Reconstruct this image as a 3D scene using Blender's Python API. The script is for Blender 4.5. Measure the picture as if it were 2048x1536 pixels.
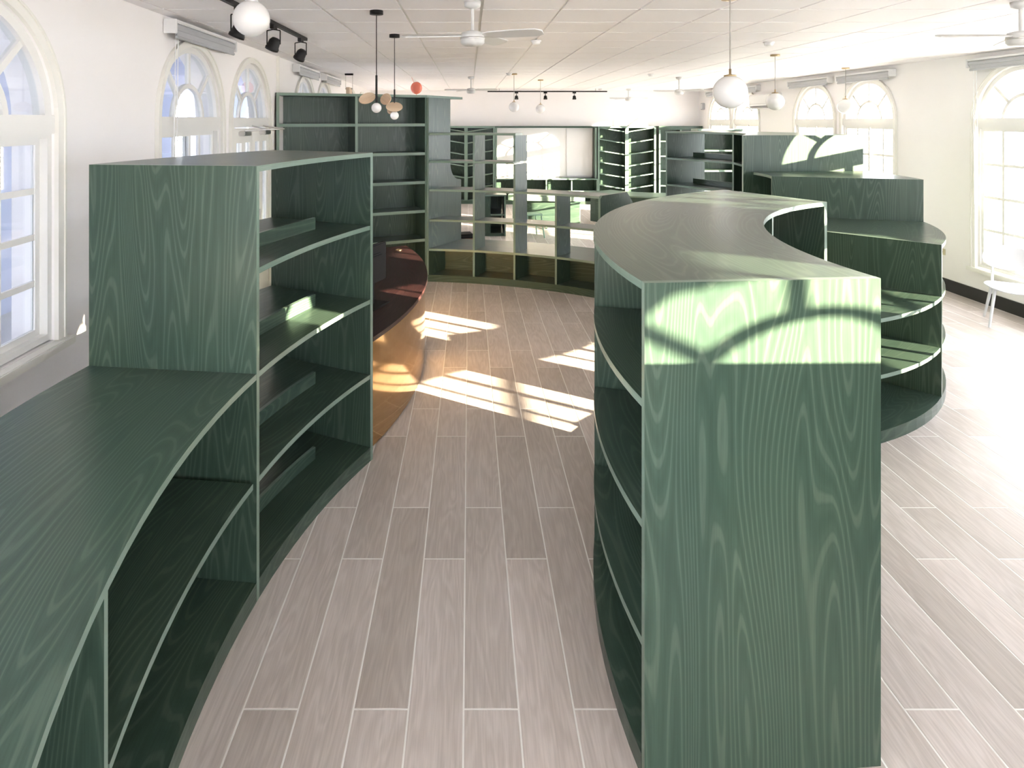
import bpy, bmesh, math, random
from mathutils import Vector, Matrix
random.seed(7)
S = bpy.context.scene
C = S.collection
for o in list(bpy.data.objects): bpy.data.objects.remove(o)

# ------------------------------------------------------------------ camera
CAM_H, FPX, VPX, VPY = 2.25, 1250.0, 938.0, 241.0
cd = bpy.data.cameras.new('camera'); cam = bpy.data.objects.new('camera', cd); C.objects.link(cam)
cam.location = (0, 0, CAM_H); cam.rotation_euler = (math.pi/2, 0, 0)
cd.sensor_fit = 'HORIZONTAL'; cd.sensor_width = 36; cd.lens = FPX*36/2048
cd.shift_x = (1024-VPX)/2048; cd.shift_y = -(768-VPY)/2048
cd.clip_start = 0.05; cd.clip_end = 300
S.camera = cam

# ------------------------------------------------------------------ world, sun, exposure
SUN_DIR = Vector((-1.7, 1.0, -0.315)).normalized()
w = bpy.data.worlds.new('world'); S.world = w; w.use_nodes = True
wn = w.node_tree.nodes; wn['Background'].inputs[0].default_value = (0.91, 0.93, 1.0, 1)
wn['Background'].inputs[1].default_value = 8.5
sl = bpy.data.lights.new('sun', 'SUN'); sun = bpy.data.objects.new('sun', sl); C.objects.link(sun)
sl.energy = 38.0; sl.color = (1.0, 0.81, 0.57); sl.angle = math.radians(0.32)
sun.rotation_euler = SUN_DIR.to_track_quat('-Z', 'Y').to_euler(); sun.location = (20, -12, 8)
S.view_settings.view_transform = 'Standard'; S.view_settings.look = 'None'
S.view_settings.gamma = 1; S.view_settings.exposure = 1.44
S.view_settings.use_curve_mapping = False

# ------------------------------------------------------------------ materials
def new_mat(name):
    m = bpy.data.materials.new(name); m.use_nodes = True
    nt = m.node_tree; b = nt.nodes['Principled BSDF']
    return m, nt, b
def plain(name, col, rough=0.5, metal=0.0, spec=0.5, noise=0.0, nscale=30, emit=None, trans=0):
    m, nt, b = new_mat(name)
    b.inputs['Base Color'].default_value = (*col, 1); b.inputs['Roughness'].default_value = rough
    b.inputs['Metallic'].default_value = metal; b.inputs['Specular IOR Level'].default_value = spec
    if noise:
        tc = nt.nodes.new('ShaderNodeTexCoord'); n = nt.nodes.new('ShaderNodeTexNoise')
        n.inputs['Scale'].default_value = nscale; n.inputs['Detail'].default_value = 4
        nt.links.new(tc.outputs['Object'], n.inputs['Vector'])
        mx = nt.nodes.new('ShaderNodeMix'); mx.data_type = 'RGBA'
        mx.inputs['A'].default_value = (*[c*(1-noise) for c in col], 1)
        mx.inputs['B'].default_value = (*[min(1, c*(1+noise)) for c in col], 1)
        nt.links.new(n.outputs['Fac'], mx.inputs['Factor']); nt.links.new(mx.outputs['Result'], b.inputs['Base Color'])
    if emit: b.inputs['Emission Color'].default_value = (*col, 1); b.inputs['Emission Strength'].default_value = emit
    return m
def math_node(nt, op, a=None, b=None, va=0, vb=0):
    n = nt.nodes.new('ShaderNodeMath'); n.operation = op
    n.inputs[0].default_value = va; n.inputs[1].default_value = vb
    if a: nt.links.new(a, n.inputs[0])
    if b: nt.links.new(b, n.inputs[1])
    return n.outputs[0]
def ramp(nt, fac, stops):
    r = nt.nodes.new('ShaderNodeValToRGB'); e = r.color_ramp.elements
    while len(e) < len(stops): e.new(0.5)
    for i, (p, c) in enumerate(stops): e[i].position = p; e[i].color = (*c, 1)
    nt.links.new(fac, r.inputs[0]); return r.outputs[0]
def wood_mat(name, dark, mid, light, rough=0.28, freq=34.0, fib=0.14, contrast=1.0):
    """stained plywood: cathedral figure from contour lines of stretched noise, grain along U"""
    m, nt, b = new_mat(name)
    uv = nt.nodes.new('ShaderNodeUVMap'); oi = nt.nodes.new('ShaderNodeObjectInfo')
    sep = nt.nodes.new('ShaderNodeSeparateXYZ'); nt.links.new(uv.outputs[0], sep.inputs[0])
    rnd = math_node(nt, 'MULTIPLY', oi.outputs['Random'], vb=37.0)
    def vec(su, sv):
        c = nt.nodes.new('ShaderNodeCombineXYZ')
        nt.links.new(math_node(nt, 'MULTIPLY', sep.outputs[0], vb=su), c.inputs[0])
        nt.links.new(math_node(nt, 'MULTIPLY', sep.outputs[1], vb=sv), c.inputs[1])
        nt.links.new(rnd, c.inputs[2]); return c.outputs[0]
    def noise(v, sc, det=2, dist=0.0):
        n = nt.nodes.new('ShaderNodeTexNoise'); n.inputs['Scale'].default_value = sc
        n.inputs['Detail'].default_value = det; n.inputs['Distortion'].default_value = dist
        nt.links.new(v, n.inputs['Vector']); return n.outputs['Fac']
    n1 = noise(vec(0.30, 3.2), 1.25, 1.0, 0.25)
    ph = math_node(nt, 'MULTIPLY', n1, vb=freq*6.283)
    wob = math_node(nt, 'MULTIPLY', noise(vec(2.5, 22), 1.0, 2), vb=0.8)
    sn = math_node(nt, 'SINE', math_node(nt, 'ADD', ph, wob))
    f1 = math_node(nt, 'MULTIPLY_ADD', sn, va=0, vb=0.5); f1.node.inputs[2].default_value = 0.5
    fibre = noise(vec(5, 190), 1.0, 3)
    big = noise(vec(0.6, 2.0), 1.0, 2)
    c1 = ramp(nt, f1, [(0.0, dark), (0.5, mid), (0.80, mid), (0.97, light)])
    mx = nt.nodes.new('ShaderNodeMix'); mx.data_type = 'RGBA'; mx.blend_type = 'MULTIPLY'
    mx.inputs['Factor'].default_value = 1
    fr = ramp(nt, fibre, [(0.3, (1-fib,)*3), (0.7, (1+fib*0.4,)*3)])
    nt.links.new(c1, mx.inputs['A']); nt.links.new(fr, mx.inputs['B'])
    mx2 = nt.nodes.new('ShaderNodeMix'); mx2.data_type = 'RGBA'; mx2.blend_type = 'MULTIPLY'; mx2.inputs['Factor'].default_value = 1
    bg = ramp(nt, big, [(0.3, (0.86, 0.88, 0.90)), (0.7, (1.10, 1.05, 1.0))])
    nt.links.new(mx.outputs['Result'], mx2.inputs['A']); nt.links.new(bg, mx2.inputs['B'])
    nt.links.new(mx2.outputs['Result'], b.inputs['Base Color'])
    b.inputs['Roughness'].default_value = rough; b.inputs['Specular IOR Level'].default_value = 0.3
    bp = nt.nodes.new('ShaderNodeBump'); bp.inputs['Strength'].default_value = 0.06; bp.inputs['Distance'].default_value = 0.002
    nt.links.new(fibre, bp.inputs['Height']); nt.links.new(bp.outputs[0], b.inputs['Normal'])
    return m
M = {}
M['ply'] = wood_mat('green_stained_plywood', (0.042, 0.075, 0.056), (0.049, 0.086, 0.064), (0.076, 0.116, 0.088))
M['edge'] = wood_mat('pale_green_plywood_edge', (0.17, 0.25, 0.205), (0.185, 0.27, 0.22), (0.22, 0.30, 0.25), freq=3)
M['walnut'] = wood_mat('dark_maroon_wood', (0.025, 0.011, 0.011), (0.033, 0.014, 0.014), (0.055, 0.025, 0.024), rough=0.32)
M['leafwood'] = wood_mat('light_beech_wood', (0.55, 0.40, 0.27), (0.62, 0.46, 0.32), (0.70, 0.55, 0.40), rough=0.5, freq=4)
M['wall'] = plain('white_wall_paint', (0.92, 0.892, 0.88), 0.7, noise=0.015, nscale=3)
M['trim'] = plain('cream_window_paint', (0.84, 0.825, 0.77), 0.4)
M['alu'] = plain('white_aluminium_frame', (0.80, 0.79, 0.76), 0.35)
M['ceil'] = plain('white_ceiling_panel', (0.93, 0.907, 0.925), 0.6, noise=0.02, nscale=60)
M['grid'] = plain('white_ceiling_grid', (0.80, 0.79, 0.78), 0.35)
M['black'] = plain('black_metal', (0.010, 0.010, 0.011), 0.5, spec=0.25)
M['blackboard'] = plain('black_skirting', (0.010, 0.010, 0.011), 0.45)
M['white'] = plain('white_plastic', (0.82, 0.82, 0.82), 0.35)
M['fan'] = plain('fan_white_paint', (0.66, 0.66, 0.65), 0.4)
M['chair'] = plain('white_chair_shell', (0.70, 0.71, 0.75), 0.4)
M['opal'] = plain('opal_glass', (0.86, 0.85, 0.84), 0.22)
M['brass'] = plain('aged_brass', (0.52, 0.40, 0.24), 0.35, metal=1)
M['steel'] = plain('brushed_steel', (0.55, 0.54, 0.52), 0.35, metal=1)
M['coral'] = plain('coral_glossy', (0.90, 0.23, 0.15), 0.22)
M['blind'] = plain('grey_blind_fabric', (0.46, 0.47, 0.49), 0.6, noise=0.05, nscale=200)
M['copper'] = plain('gold_tinted_mirror', (0.50, 0.33, 0.16), 0.10, metal=1)
M['grout'] = plain('pale_grout', (0.90, 0.88, 0.85), 0.8)
M['board'] = plain('whiteboard_surface', (0.86, 0.85, 0.83), 0.3)
M['cord'] = plain('grey_cord', (0.35, 0.33, 0.31), 0.5)
M['ivory'] = plain('ivory_socket', (0.62, 0.55, 0.36), 0.4)
M['mint'] = plain('mint_painted_metal', (0.30, 0.48, 0.36), 0.4)
M['brown'] = plain('orange_brown_leather', (0.30, 0.10, 0.04), 0.5, noise=0.2)
M['lens'] = plain('frosted_lamp_lens', (0.75, 0.75, 0.73), 0.3)
M['concrete'] = plain('pale_concrete', (0.55, 0.54, 0.52), 0.8, noise=0.1, nscale=4)
M['tarmac'] = plain('grey_paving', (0.34, 0.335, 0.33), 0.9, noise=0.1, nscale=4)
M['veranda'] = plain('painted_veranda', (0.50, 0.54, 0.68), 0.8)
# glass: clear, lightly mirroring
def glass_mat():
    m, nt, b = new_mat('window_glass'); nt.nodes.remove(b)
    out = nt.nodes['Material Output']
    t = nt.nodes.new('ShaderNodeBsdfTransparent'); t.inputs[0].default_value = (0.95, 0.97, 0.98, 1)
    g = nt.nodes.new('ShaderNodeBsdfGlossy'); g.inputs['Roughness'].default_value = 0.02
    lw = nt.nodes.new('ShaderNodeLayerWeight'); lw.inputs[0].default_value = 0.5
    fr = math_node(nt, 'MULTIPLY_ADD', math_node(nt, 'POWER', lw.outputs['Facing'], vb=4.0), vb=0.85); fr.node.inputs[2].default_value = 0.04
    mx = nt.nodes.new('ShaderNodeMixShader')
    nt.links.new(fr, mx.inputs[0]); nt.links.new(t.outputs[0], mx.inputs[1]); nt.links.new(g.outputs[0], mx.inputs[2])
    nt.links.new(mx.outputs[0], out.inputs[0]); return m
M['glass'] = glass_mat()
# wood-look floor tile; each piece takes its own tone
def tile_mat(name, attr):
    m, nt, b = new_mat(name)
    uv = nt.nodes.new('ShaderNodeUVMap')
    if attr:
        a = nt.nodes.new('ShaderNodeAttribute'); a.attribute_name = 'tone'; rsock = a.outputs['Fac']
    else:
        a = nt.nodes.new('ShaderNodeObjectInfo'); rsock = a.outputs['Random']
    sep = nt.nodes.new('ShaderNodeSeparateXYZ'); nt.links.new(uv.outputs[0], sep.inputs[0])
    rz = math_node(nt, 'MULTIPLY', rsock, vb=41.0)
    def vec(su, sv):
        c = nt.nodes.new('ShaderNodeCombineXYZ')
        nt.links.new(math_node(nt, 'MULTIPLY', sep.outputs[0], vb=su), c.inputs[0])
        nt.links.new(math_node(nt, 'MULTIPLY', sep.outputs[1], vb=sv), c.inputs[1]); nt.links.new(rz, c.inputs[2]); return c.outputs[0]
    def noise(v, det, dist=0):
        n = nt.nodes.new('ShaderNodeTexNoise'); n.inputs['Scale'].default_value = 1; n.inputs['Detail'].default_value = det
        n.inputs['Distortion'].default_value = dist; nt.links.new(v, n.inputs['Vector']); return n.outputs['Fac']
    n1 = noise(vec(1.3, 9), 2, 0.4)
    sn = math_node(nt, 'SINE', math_node(nt, 'MULTIPLY', n1, vb=55.0))
    c1 = ramp(nt, math_node(nt, 'MULTIPLY_ADD', sn, vb=0.5), [(0.0, (0.585, 0.53, 0.50)), (0.5, (0.61, 0.555, 0.525)), (1.0, (0.65, 0.595, 0.565))])
    nt.nodes[-1] if False else None
    fib = ramp(nt, noise(vec(6, 150), 3), [(0.3, (0.90,)*3), (0.7, (1.05,)*3)])
    tone = ramp(nt, rsock, [(0.0, (0.88, 0.87, 0.85)), (0.5, (1.0, 1.0, 1.0)), (1.0, (1.10, 1.09, 1.09))])
    cloud = ramp(nt, noise(vec(1.2, 3), 2), [(0.3, (0.90, 0.89, 0.87)), (0.7, (1.06, 1.05, 1.05))])
    cur = c1
    for f in (fib, tone, cloud):
        mx = nt.nodes.new('ShaderNodeMix'); mx.data_type = 'RGBA'; mx.blend_type = 'MULTIPLY'; mx.inputs['Factor'].default_value = 1
        nt.links.new(cur, mx.inputs['A']); nt.links.new(f, mx.inputs['B']); cur = mx.outputs['Result']
    nt.links.new(cur, b.inputs['Base Color']); b.inputs['Roughness'].default_value = 0.42
    b.inputs['Specular IOR Level'].default_value = 0.3
    return m
M['tile'] = tile_mat('wood_look_tile', False); M['tile_rest'] = tile_mat('wood_look_tile_rest', True)

# ------------------------------------------------------------------ mesh helpers
def link_mesh(name, bm, mats, parent=None, smooth=False):
    me = bpy.data.meshes.new(name); bmesh.ops.recalc_face_normals(bm, faces=bm.faces); bm.to_mesh(me); bm.free()
    for m in (mats if isinstance(mats, (list, tuple)) else [mats]): me.materials.append(M[m] if isinstance(m, str) else m)
    if smooth:
        for p in me.polygons: p.use_smooth = True
    o = bpy.data.objects.new(name, me); C.objects.link(o); o.parent = parent
    return o
def inst(name, me, parent, loc=(0, 0, 0), rot=(0, 0, 0), scale=(1, 1, 1)):
    o = bpy.data.objects.new(name, me); C.objects.link(o); o.parent = parent
    o.location = loc; o.rotation_euler = rot; o.scale = scale; return o
def tag(o, label=None, cat=None, group=None, kind=None):
    if label: o['label'] = label
    if cat: o['category'] = cat
    if group: o['group'] = group
    if kind: o['kind'] = kind
    return o
def thing(name, label, cat, loc=(0, 0, 0), rz=0, group=None):
    o = bpy.data.objects.new(name, None); C.objects.link(o); o.location = loc; o.rotation_euler = (0, 0, rz)
    o.empty_display_size = 0.2
    return tag(o, label, cat, group)
def copy_tree(o, parent=None):
    c = o.copy(); C.objects.link(c); c.parent = parent
    for ch in o.children: copy_tree(ch, c)
    return c
def bm_box(bm, x0, x1, y0, y1, z0, z1, mat=0):
    v = [bm.verts.new(p) for p in ((x0, y0, z0), (x1, y0, z0), (x1, y1, z0), (x0, y1, z0), (x0, y0, z1), (x1, y0, z1), (x1, y1, z1), (x0, y1, z1))]
    for f in ((0, 1, 2, 3), (4, 5, 6, 7), (0, 1, 5, 4), (1, 2, 6, 5), (2, 3, 7, 6), (3, 0, 4, 7)):
        bm.faces.new([v[i] for i in f]).material_index = mat
def box(name, x0, x1, y0, y1, z0, z1, mat, parent=None, bev=0.0):
    bm = bmesh.new(); bm_box(bm, x0, x1, y0, y1, z0, z1)
    if bev: bmesh.ops.bevel(bm, geom=list(bm.edges), offset=bev, segments=2, affect='EDGES')
    return link_mesh(name, bm, mat, parent)
def bm_tube(bm, p0, p1, r0, r1=None, n=12):
    r1 = r0 if r1 is None else r1
    p0, p1 = Vector(p0), Vector(p1); d = (p1-p0).normalized()
    a = d.orthogonal().normalized(); b = d.cross(a)
    A = [bm.verts.new(p0+(a*math.cos(t)+b*math.sin(t))*r0) for t in [2*math.pi*i/n for i in range(n)]]
    B = [bm.verts.new(p1+(a*math.cos(t)+b*math.sin(t))*r1) for t in [2*math.pi*i/n for i in range(n)]]
    for i in range(n): bm.faces.new((A[i], A[(i+1) % n], B[(i+1) % n], B[i]))
    bm.faces.new(A[::-1]); bm.faces.new(B)
def tube(name, p0, p1, r0, mat, parent=None, r1=None, n=12):
    bm = bmesh.new(); bm_tube(bm, p0, p1, r0, r1, n); return link_mesh(name, bm, mat, parent)
def bm_path(bm, pts, r, n=8):
    for a, b in zip(pts[:-1], pts[1:]): bm_tube(bm, a, b, r, n=n)
def lathe(name, prof, mat, parent=None, loc=(0, 0, 0), n=32, smooth=True):
    bm = bmesh.new(); rings = []
    for r, z in prof:
        if r < 1e-6: rings.append([bm.verts.new((0, 0, z))])
        else: rings.append([bm.verts.new((r*math.cos(2*math.pi*i/n), r*math.sin(2*math.pi*i/n), z)) for i in range(n)])
    for A, B in zip(rings[:-1], rings[1:]):
        for i in range(n):
            j = (i+1) % n
            if len(A) == 1 and len(B) == 1: continue
            if len(A) == 1: bm.faces.new((A[0], B[i], B[j]))
            elif len(B) == 1: bm.faces.new((A[i], A[j], B[0]))
            else: bm.faces.new((A[i], A[j], B[j], B[i]))
    o = link_mesh(name, bm, mat, parent, smooth); o.location = loc; return o
def sphere_prof(r, cut=0.0, n=18):
    out = []
    for i in range(n+1):
        a = -math.pi/2+math.pi*i/n
        out.append((max(0.0, r*math.cos(a)), r*math.sin(a)))
    out[0] = (0, -r); out[-1] = (0, r); return out
# plywood pieces: slot 0 = figured face, slot 1 = pale edge; UV: u along the grain, v across
WOOD = ['ply', 'edge']
def uvface(bm, uvl, verts, uvs, mat):
    f = bm.faces.new(verts); f.material_index = mat
    for l, q in zip(f.loops, uvs): l[uvl].uv = q
    return f
def P(c, r, deg): return (c[0]+r*math.cos(math.radians(deg)), c[1]+r*math.sin(math.radians(deg)))
def strip(name, A, B, z0, z1, parent, mats=WOOD, facecut=0.05):
    """solid between two plan polylines A and B (same length), from z0 to z1"""
    bm = bmesh.new(); uvl = bm.loops.layers.uv.new('UVMap'); n = len(A)
    lo = [[bm.verts.new((*p, z0)) for p in L] for L in (A, B)]; hi = [[bm.verts.new((*p, z1)) for p in L] for L in (A, B)]
    s = [0.0]
    for i in range(1, n): s.append(s[-1]+math.dist(A[i], A[i-1]))
    wd = math.dist(A[n//2], B[n//2]); h = z1-z0
    ht = 0 if wd > facecut else 1; vt = 0 if h > facecut else 1
    for i in range(n-1):
        j = i+1
        w0, w1 = math.dist(A[i], B[i]), math.dist(A[j], B[j])
        u = [(s[i], 0), (s[j], 0), (s[j], w1), (s[i], w0)]
        uvface(bm, uvl, (hi[0][i], hi[0][j], hi[1][j], hi[1][i]), u, ht)
        uvface(bm, uvl, (lo[0][i], lo[0][j], lo[1][j], lo[1][i]), u, ht)
        for k in (0, 1):
            uvface(bm, uvl, (lo[k][i], lo[k][j], hi[k][j], hi[k][i]), [(s[i], 0), (s[j], 0), (s[j], h), (s[i], h)], vt)
    for i in (0, n-1):
        uvface(bm, uvl, (lo[0][i], lo[1][i], hi[1][i], hi[0][i]), [(0, 0), (0, wd), (h, wd), (h, 0)], 0 if (wd > facecut and h > facecut) else 1)
    return link_mesh(name, bm, mats, parent)
def arc(c, r, a0, a1, n=20): return [P(c, r, a0+(a1-a0)*i/n) for i in range(n+1)]
def arc_board(name, c, r0, r1, a0, a1, z0, z1, parent, n=20, b0=None, b1=None, **k):
    return strip(name, arc(c, r1, a0, a1, n), arc(c, r0, a0 if b0 is None else b0, a1 if b1 is None else b1, n), z0, z1, parent, **k)
def upright(name, p0, p1, t, z0, z1, parent, mats=WOOD):
    """vertical panel standing on the plan segment p0-p1; grain runs up"""
    bm = bmesh.new(); uvl = bm.loops.layers.uv.new('UVMap')
    p0, p1 = Vector(p0), Vector(p1); d = (p1-p0); L = d.length; nrm = Vector((-d.y, d.x)).normalized()*t/2
    q = [p0-nrm, p1-nrm, p1+nrm, p0+nrm]
    lo = [bm.verts.new((*v, z0)) for v in q]; hi = [bm.verts.new((*v, z1)) for v in q]
    for a, b, w_, mt in ((0, 1, L, 0), (1, 2, t, 1), (2, 3, L, 0), (3, 0, t, 1)):
        uvface(bm, uvl, (lo[a], lo[b], hi[b], hi[a]), [(z0, 0), (z0, w_), (z1, w_), (z1, 0)], mt)
    uvface(bm, uvl, hi, [(0, 0), (L, 0), (L, t), (0, t)], 1); uvface(bm, uvl, lo, [(0, 0), (L, 0), (L, t), (0, t)], 1)
    return link_mesh(name, bm, mats, parent)
def slab(name, pts, z0, z1, parent, ang=0.0, mats=WOOD):
    """horizontal board with any outline"""
    bm = bmesh.new(); uvl = bm.loops.layers.uv.new('UVMap'); ca, sa = math.cos(ang), math.sin(ang)
    lo = [bm.verts.new((*p, z0)) for p in pts]; hi = [bm.verts.new((*p, z1)) for p in pts]
    uv = [(p[0]*ca+p[1]*sa, -p[0]*sa+p[1]*ca) for p in pts]
    uvface(bm, uvl, hi, uv, 0); uvface(bm, uvl, lo, uv, 0); n = len(pts); s = 0
    for i in range(n):
        j = (i+1) % n; L = math.dist(pts[i], pts[j])
        uvface(bm, uvl, (lo[i], lo[j], hi[j], hi[i]), [(s, 0), (s+L, 0), (s+L, z1-z0), (s, z1-z0)], 1); s += L
    bm.normal_update(); bmesh.ops.triangulate(bm, faces=[f for f in bm.faces if len(f.verts) > 4])
    return link_mesh(name, bm, mats, parent)

# ------------------------------------------------------------------ room shell
ZC = 3.076; XR = 6.33; YF = 17.2; YB = -6.0
LW0, LWS = -2.2725, -0.025                   # left wall: x = LW0 + LWS*y
def lwx(y): return LW0+LWS*y
R_OPEN, SPR, WT = 0.64, 2.25, 0.24           # arch radius, springing height, wall thickness
def wall_with_arches(name, s0, s1, opens, loc, rz):
    """local x along the wall, y outward, z up. opens: (centre, sill height)"""
    bm = bmesh.new()
    def prism(poly):
        a = [bm.verts.new((p[0], 0, p[1])) for p in poly]; b = [bm.verts.new((p[0], WT, p[1])) for p in poly]
        n = len(poly); bm.faces.new(a); bm.faces.new(b)
        for i in range(n): bm.faces.new((a[i], a[(i+1) % n], b[(i+1) % n], b[i]))
    x = s0
    for c, zb in sorted(opens):
        prism([(x, 0), (c-R_OPEN, 0), (c-R_OPEN, ZC+.3), (x, ZC+.3)])
        if zb > 0: prism([(c-R_OPEN, 0), (c+R_OPEN, 0), (c+R_OPEN, zb), (c-R_OPEN, zb)])
        n = 24; prev = None
        for i in range(n+1):
            a = math.pi*(1-i/n); q = (c+R_OPEN*math.cos(a), SPR+R_OPEN*math.sin(a))
            if prev: prism([prev, q, (q[0], ZC+.3), (prev[0], ZC+.3)])
            prev = q
        x = c+R_OPEN
    prism([(x, 0), (s1, 0), (s1, ZC+.3), (x, ZC+.3)])
    bmesh.ops.remove_doubles(bm, verts=bm.verts, dist=1e-5)
    o = link_mesh(name, bm, 'wall'); o.location = loc; o.rotation_euler = (0, 0, rz); tag(o, kind='structure'); return o
RW = [(-4.4, .42), (-.93, 1.0), (1.63, .7), (3.05, .7), (5.82, .42), (7.15, .42), (9.94, .42), (11.47, .42), (14.28, .42), (15.79, .42)]  # nearest to the back wall: unseen window, added for more room light
LWIN = [(-4.3, .42), (-2.82, .42), (-1.34, .42), (0.14, .42), (2.92, 1.0), (5.46, 0.42), (7.03, 0.0), (9.55, 0.42), (10.98, 0.42), (13.9, 0.42), (15.4, 0.42)]  # near ones are out of view, with one added to light the foreground
ang_l = math.pi/2+math.atan(-LWS)
kl = math.sqrt(1+LWS*LWS)
wall_with_arches('wall_right', -(YF+.3), -(YB-.3), [(-y, z) for y, z in RW], (XR, 0, 0), -math.pi/2)
wall_with_arches('wall_left', (YB-.3)*kl, (YF+.3)*kl, [(y*kl, z) for y, z in LWIN], (LW0, 0, 0), ang_l)
wall_with_arches('wall_back', -(XR+.3), 3.3, [(-5.3, .42), (-3.85, .42), (-2.4, .42), (-.95, .42), (0.5, .42)], (0, YB, 0), math.pi)  # unseen back wall; its windows are added to brighten the room
tag(box('wall_far', -3.2, XR+.3, YF, YF+.24, 0, ZC+.3, 'wall'), kind='structure')
# floor and ceiling bases; their pieces come last
floor = tag(box('floor', -2.9, XR+.02, YB-.1, YF+.1, -0.16, -0.0008, 'grout'), kind='structure')
ceiling = tag(box('ceiling', -3.2, XR+.3, YB-.3, YF+.3, ZC+.012, ZC+.3, 'grid'), kind='structure')
tag(box('baseboard_right', XR-.014, XR, YB, YF, 0, .155, 'blackboard'), kind='structure')
def lbox(name, y0, y1, d, z0, z1, mat):
    bm = bmesh.new(); P4 = [(lwx(y0), y0), (lwx(y1), y1), (lwx(y1)+d, y1), (lwx(y0)+d, y0)]
    lo = [bm.verts.new((*p, z0)) for p in P4]; hi = [bm.verts.new((*p, z1)) for p in P4]
    bm.faces.new(lo); bm.faces.new(hi)
    for i in range(4): bm.faces.new((lo[i], lo[(i+1) % 4], hi[(i+1) % 4], hi[i]))
    return link_mesh(name, bm, mat)
tag(lbox('baseboard_left', YB, 6.4, .014, 0, .155, 'blackboard'), kind='structure')
tag(box('baseboard_far', -2.6, XR, YF-.014, YF, 0, .155, 'blackboard'), kind='structure')
tag(lbox('trim_1', 8.02, 8.07, .03, 0, ZC, 'trim'), kind='structure')

# ------------------------------------------------------------------ windows
def arch_bar(name, r0, r1, y0, y1, mat, n=28, legs=None, a0=0.0, a1=180.0):
    bm = bmesh.new(); pr = []
    pts = [(r0*math.cos(math.radians(t)), r0*math.sin(math.radians(t)), r1*math.cos(math.radians(t)), r1*math.sin(math.radians(t))) for t in [a0+(a1-a0)*i/n for i in range(n+1)]]
    pts = [(a, SPR+b, c, SPR+d) for a, b, c, d in pts]
    if legs is not None: pts = [(r0, legs, r1, legs)]+pts+[(-r0, legs, -r1, legs)]
    rows = [[bm.verts.new((a, y0, b)), bm.verts.new((c, y0, d)), bm.verts.new((c, y1, d)), bm.verts.new((a, y1, b))] for a, b, c, d in pts]
    for A, B in zip(rows[:-1], rows[1:]):
        for k in range(4): bm.faces.new((A[k], A[(k+1) % 4], B[(k+1) % 4], B[k]))
    bm.faces.new(rows[0]); bm.faces.new(rows[-1]); 
    return link_mesh(name, bm, mat)
def sector_pane(r0, r1, a0, a1, n=8):
    bm = bmesh.new(); A = []; B = []
    for i in range(n+1):
        t = math.radians(a0+(a1-a0)*i/n); A.append((r1*math.cos(t), SPR+r1*math.sin(t))); 
        if r0 > 0: B.append((r0*math.cos(t), SPR+r0*math.sin(t)))
    poly = A+B[::-1] if r0 > 0 else A
    f = [bm.verts.new((p[0], .098, p[1])) for p in poly]; b = [bm.verts.new((p[0], .103, p[1])) for p in poly]
    bm.faces.new(f); bm.faces.new(b)
    for i in range(len(poly)):
        j = (i+1) % len(poly); bm.faces.new((f[i], f[j], b[j], b[i]))
    return link_mesh('pane', bm, 'glass')
RI = 0.30
def fanlight(root):
    ob = []
    def add(o): o.parent = root; ob.append(o); return o
    add(arch_bar('fanlight_frame', .585, .642, .07, .14, 'alu'))
    add(arch_bar('fanlight_arc', RI-.02, RI+.02, .085, .12, 'alu', n=20))
    for a in (45, 90, 135):
        ca, sa = math.cos(math.radians(a)), math.sin(math.radians(a)); bm = bmesh.new()
        q = []
        for r in (RI, .59):
            for s in (-.019, .019): q.append((r*ca-s*sa, SPR+r*sa+s*ca))
        lo = [bm.verts.new((q[i][0], .085, q[i][1])) for i in (0, 1, 3, 2)]; hi = [bm.verts.new((q[i][0], .12, q[i][1])) for i in (0, 1, 3, 2)]
        bm.faces.new(lo); bm.faces.new(hi)
        for i in range(4): bm.faces.new((lo[i], lo[(i+1) % 4], hi[(i+1) % 4], hi[i]))
        add(link_mesh('fanlight_spoke', bm, 'alu'))
    add(sector_pane(0, RI-.01, 0, 180, 16))
    for a in (0, 45, 90, 135): add(sector_pane(RI+.01, .59, a, a+45))
    add(box('transom', -.642, .642, .05, .16, SPR-.075, SPR+.03, 'alu', bev=.004))
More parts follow.
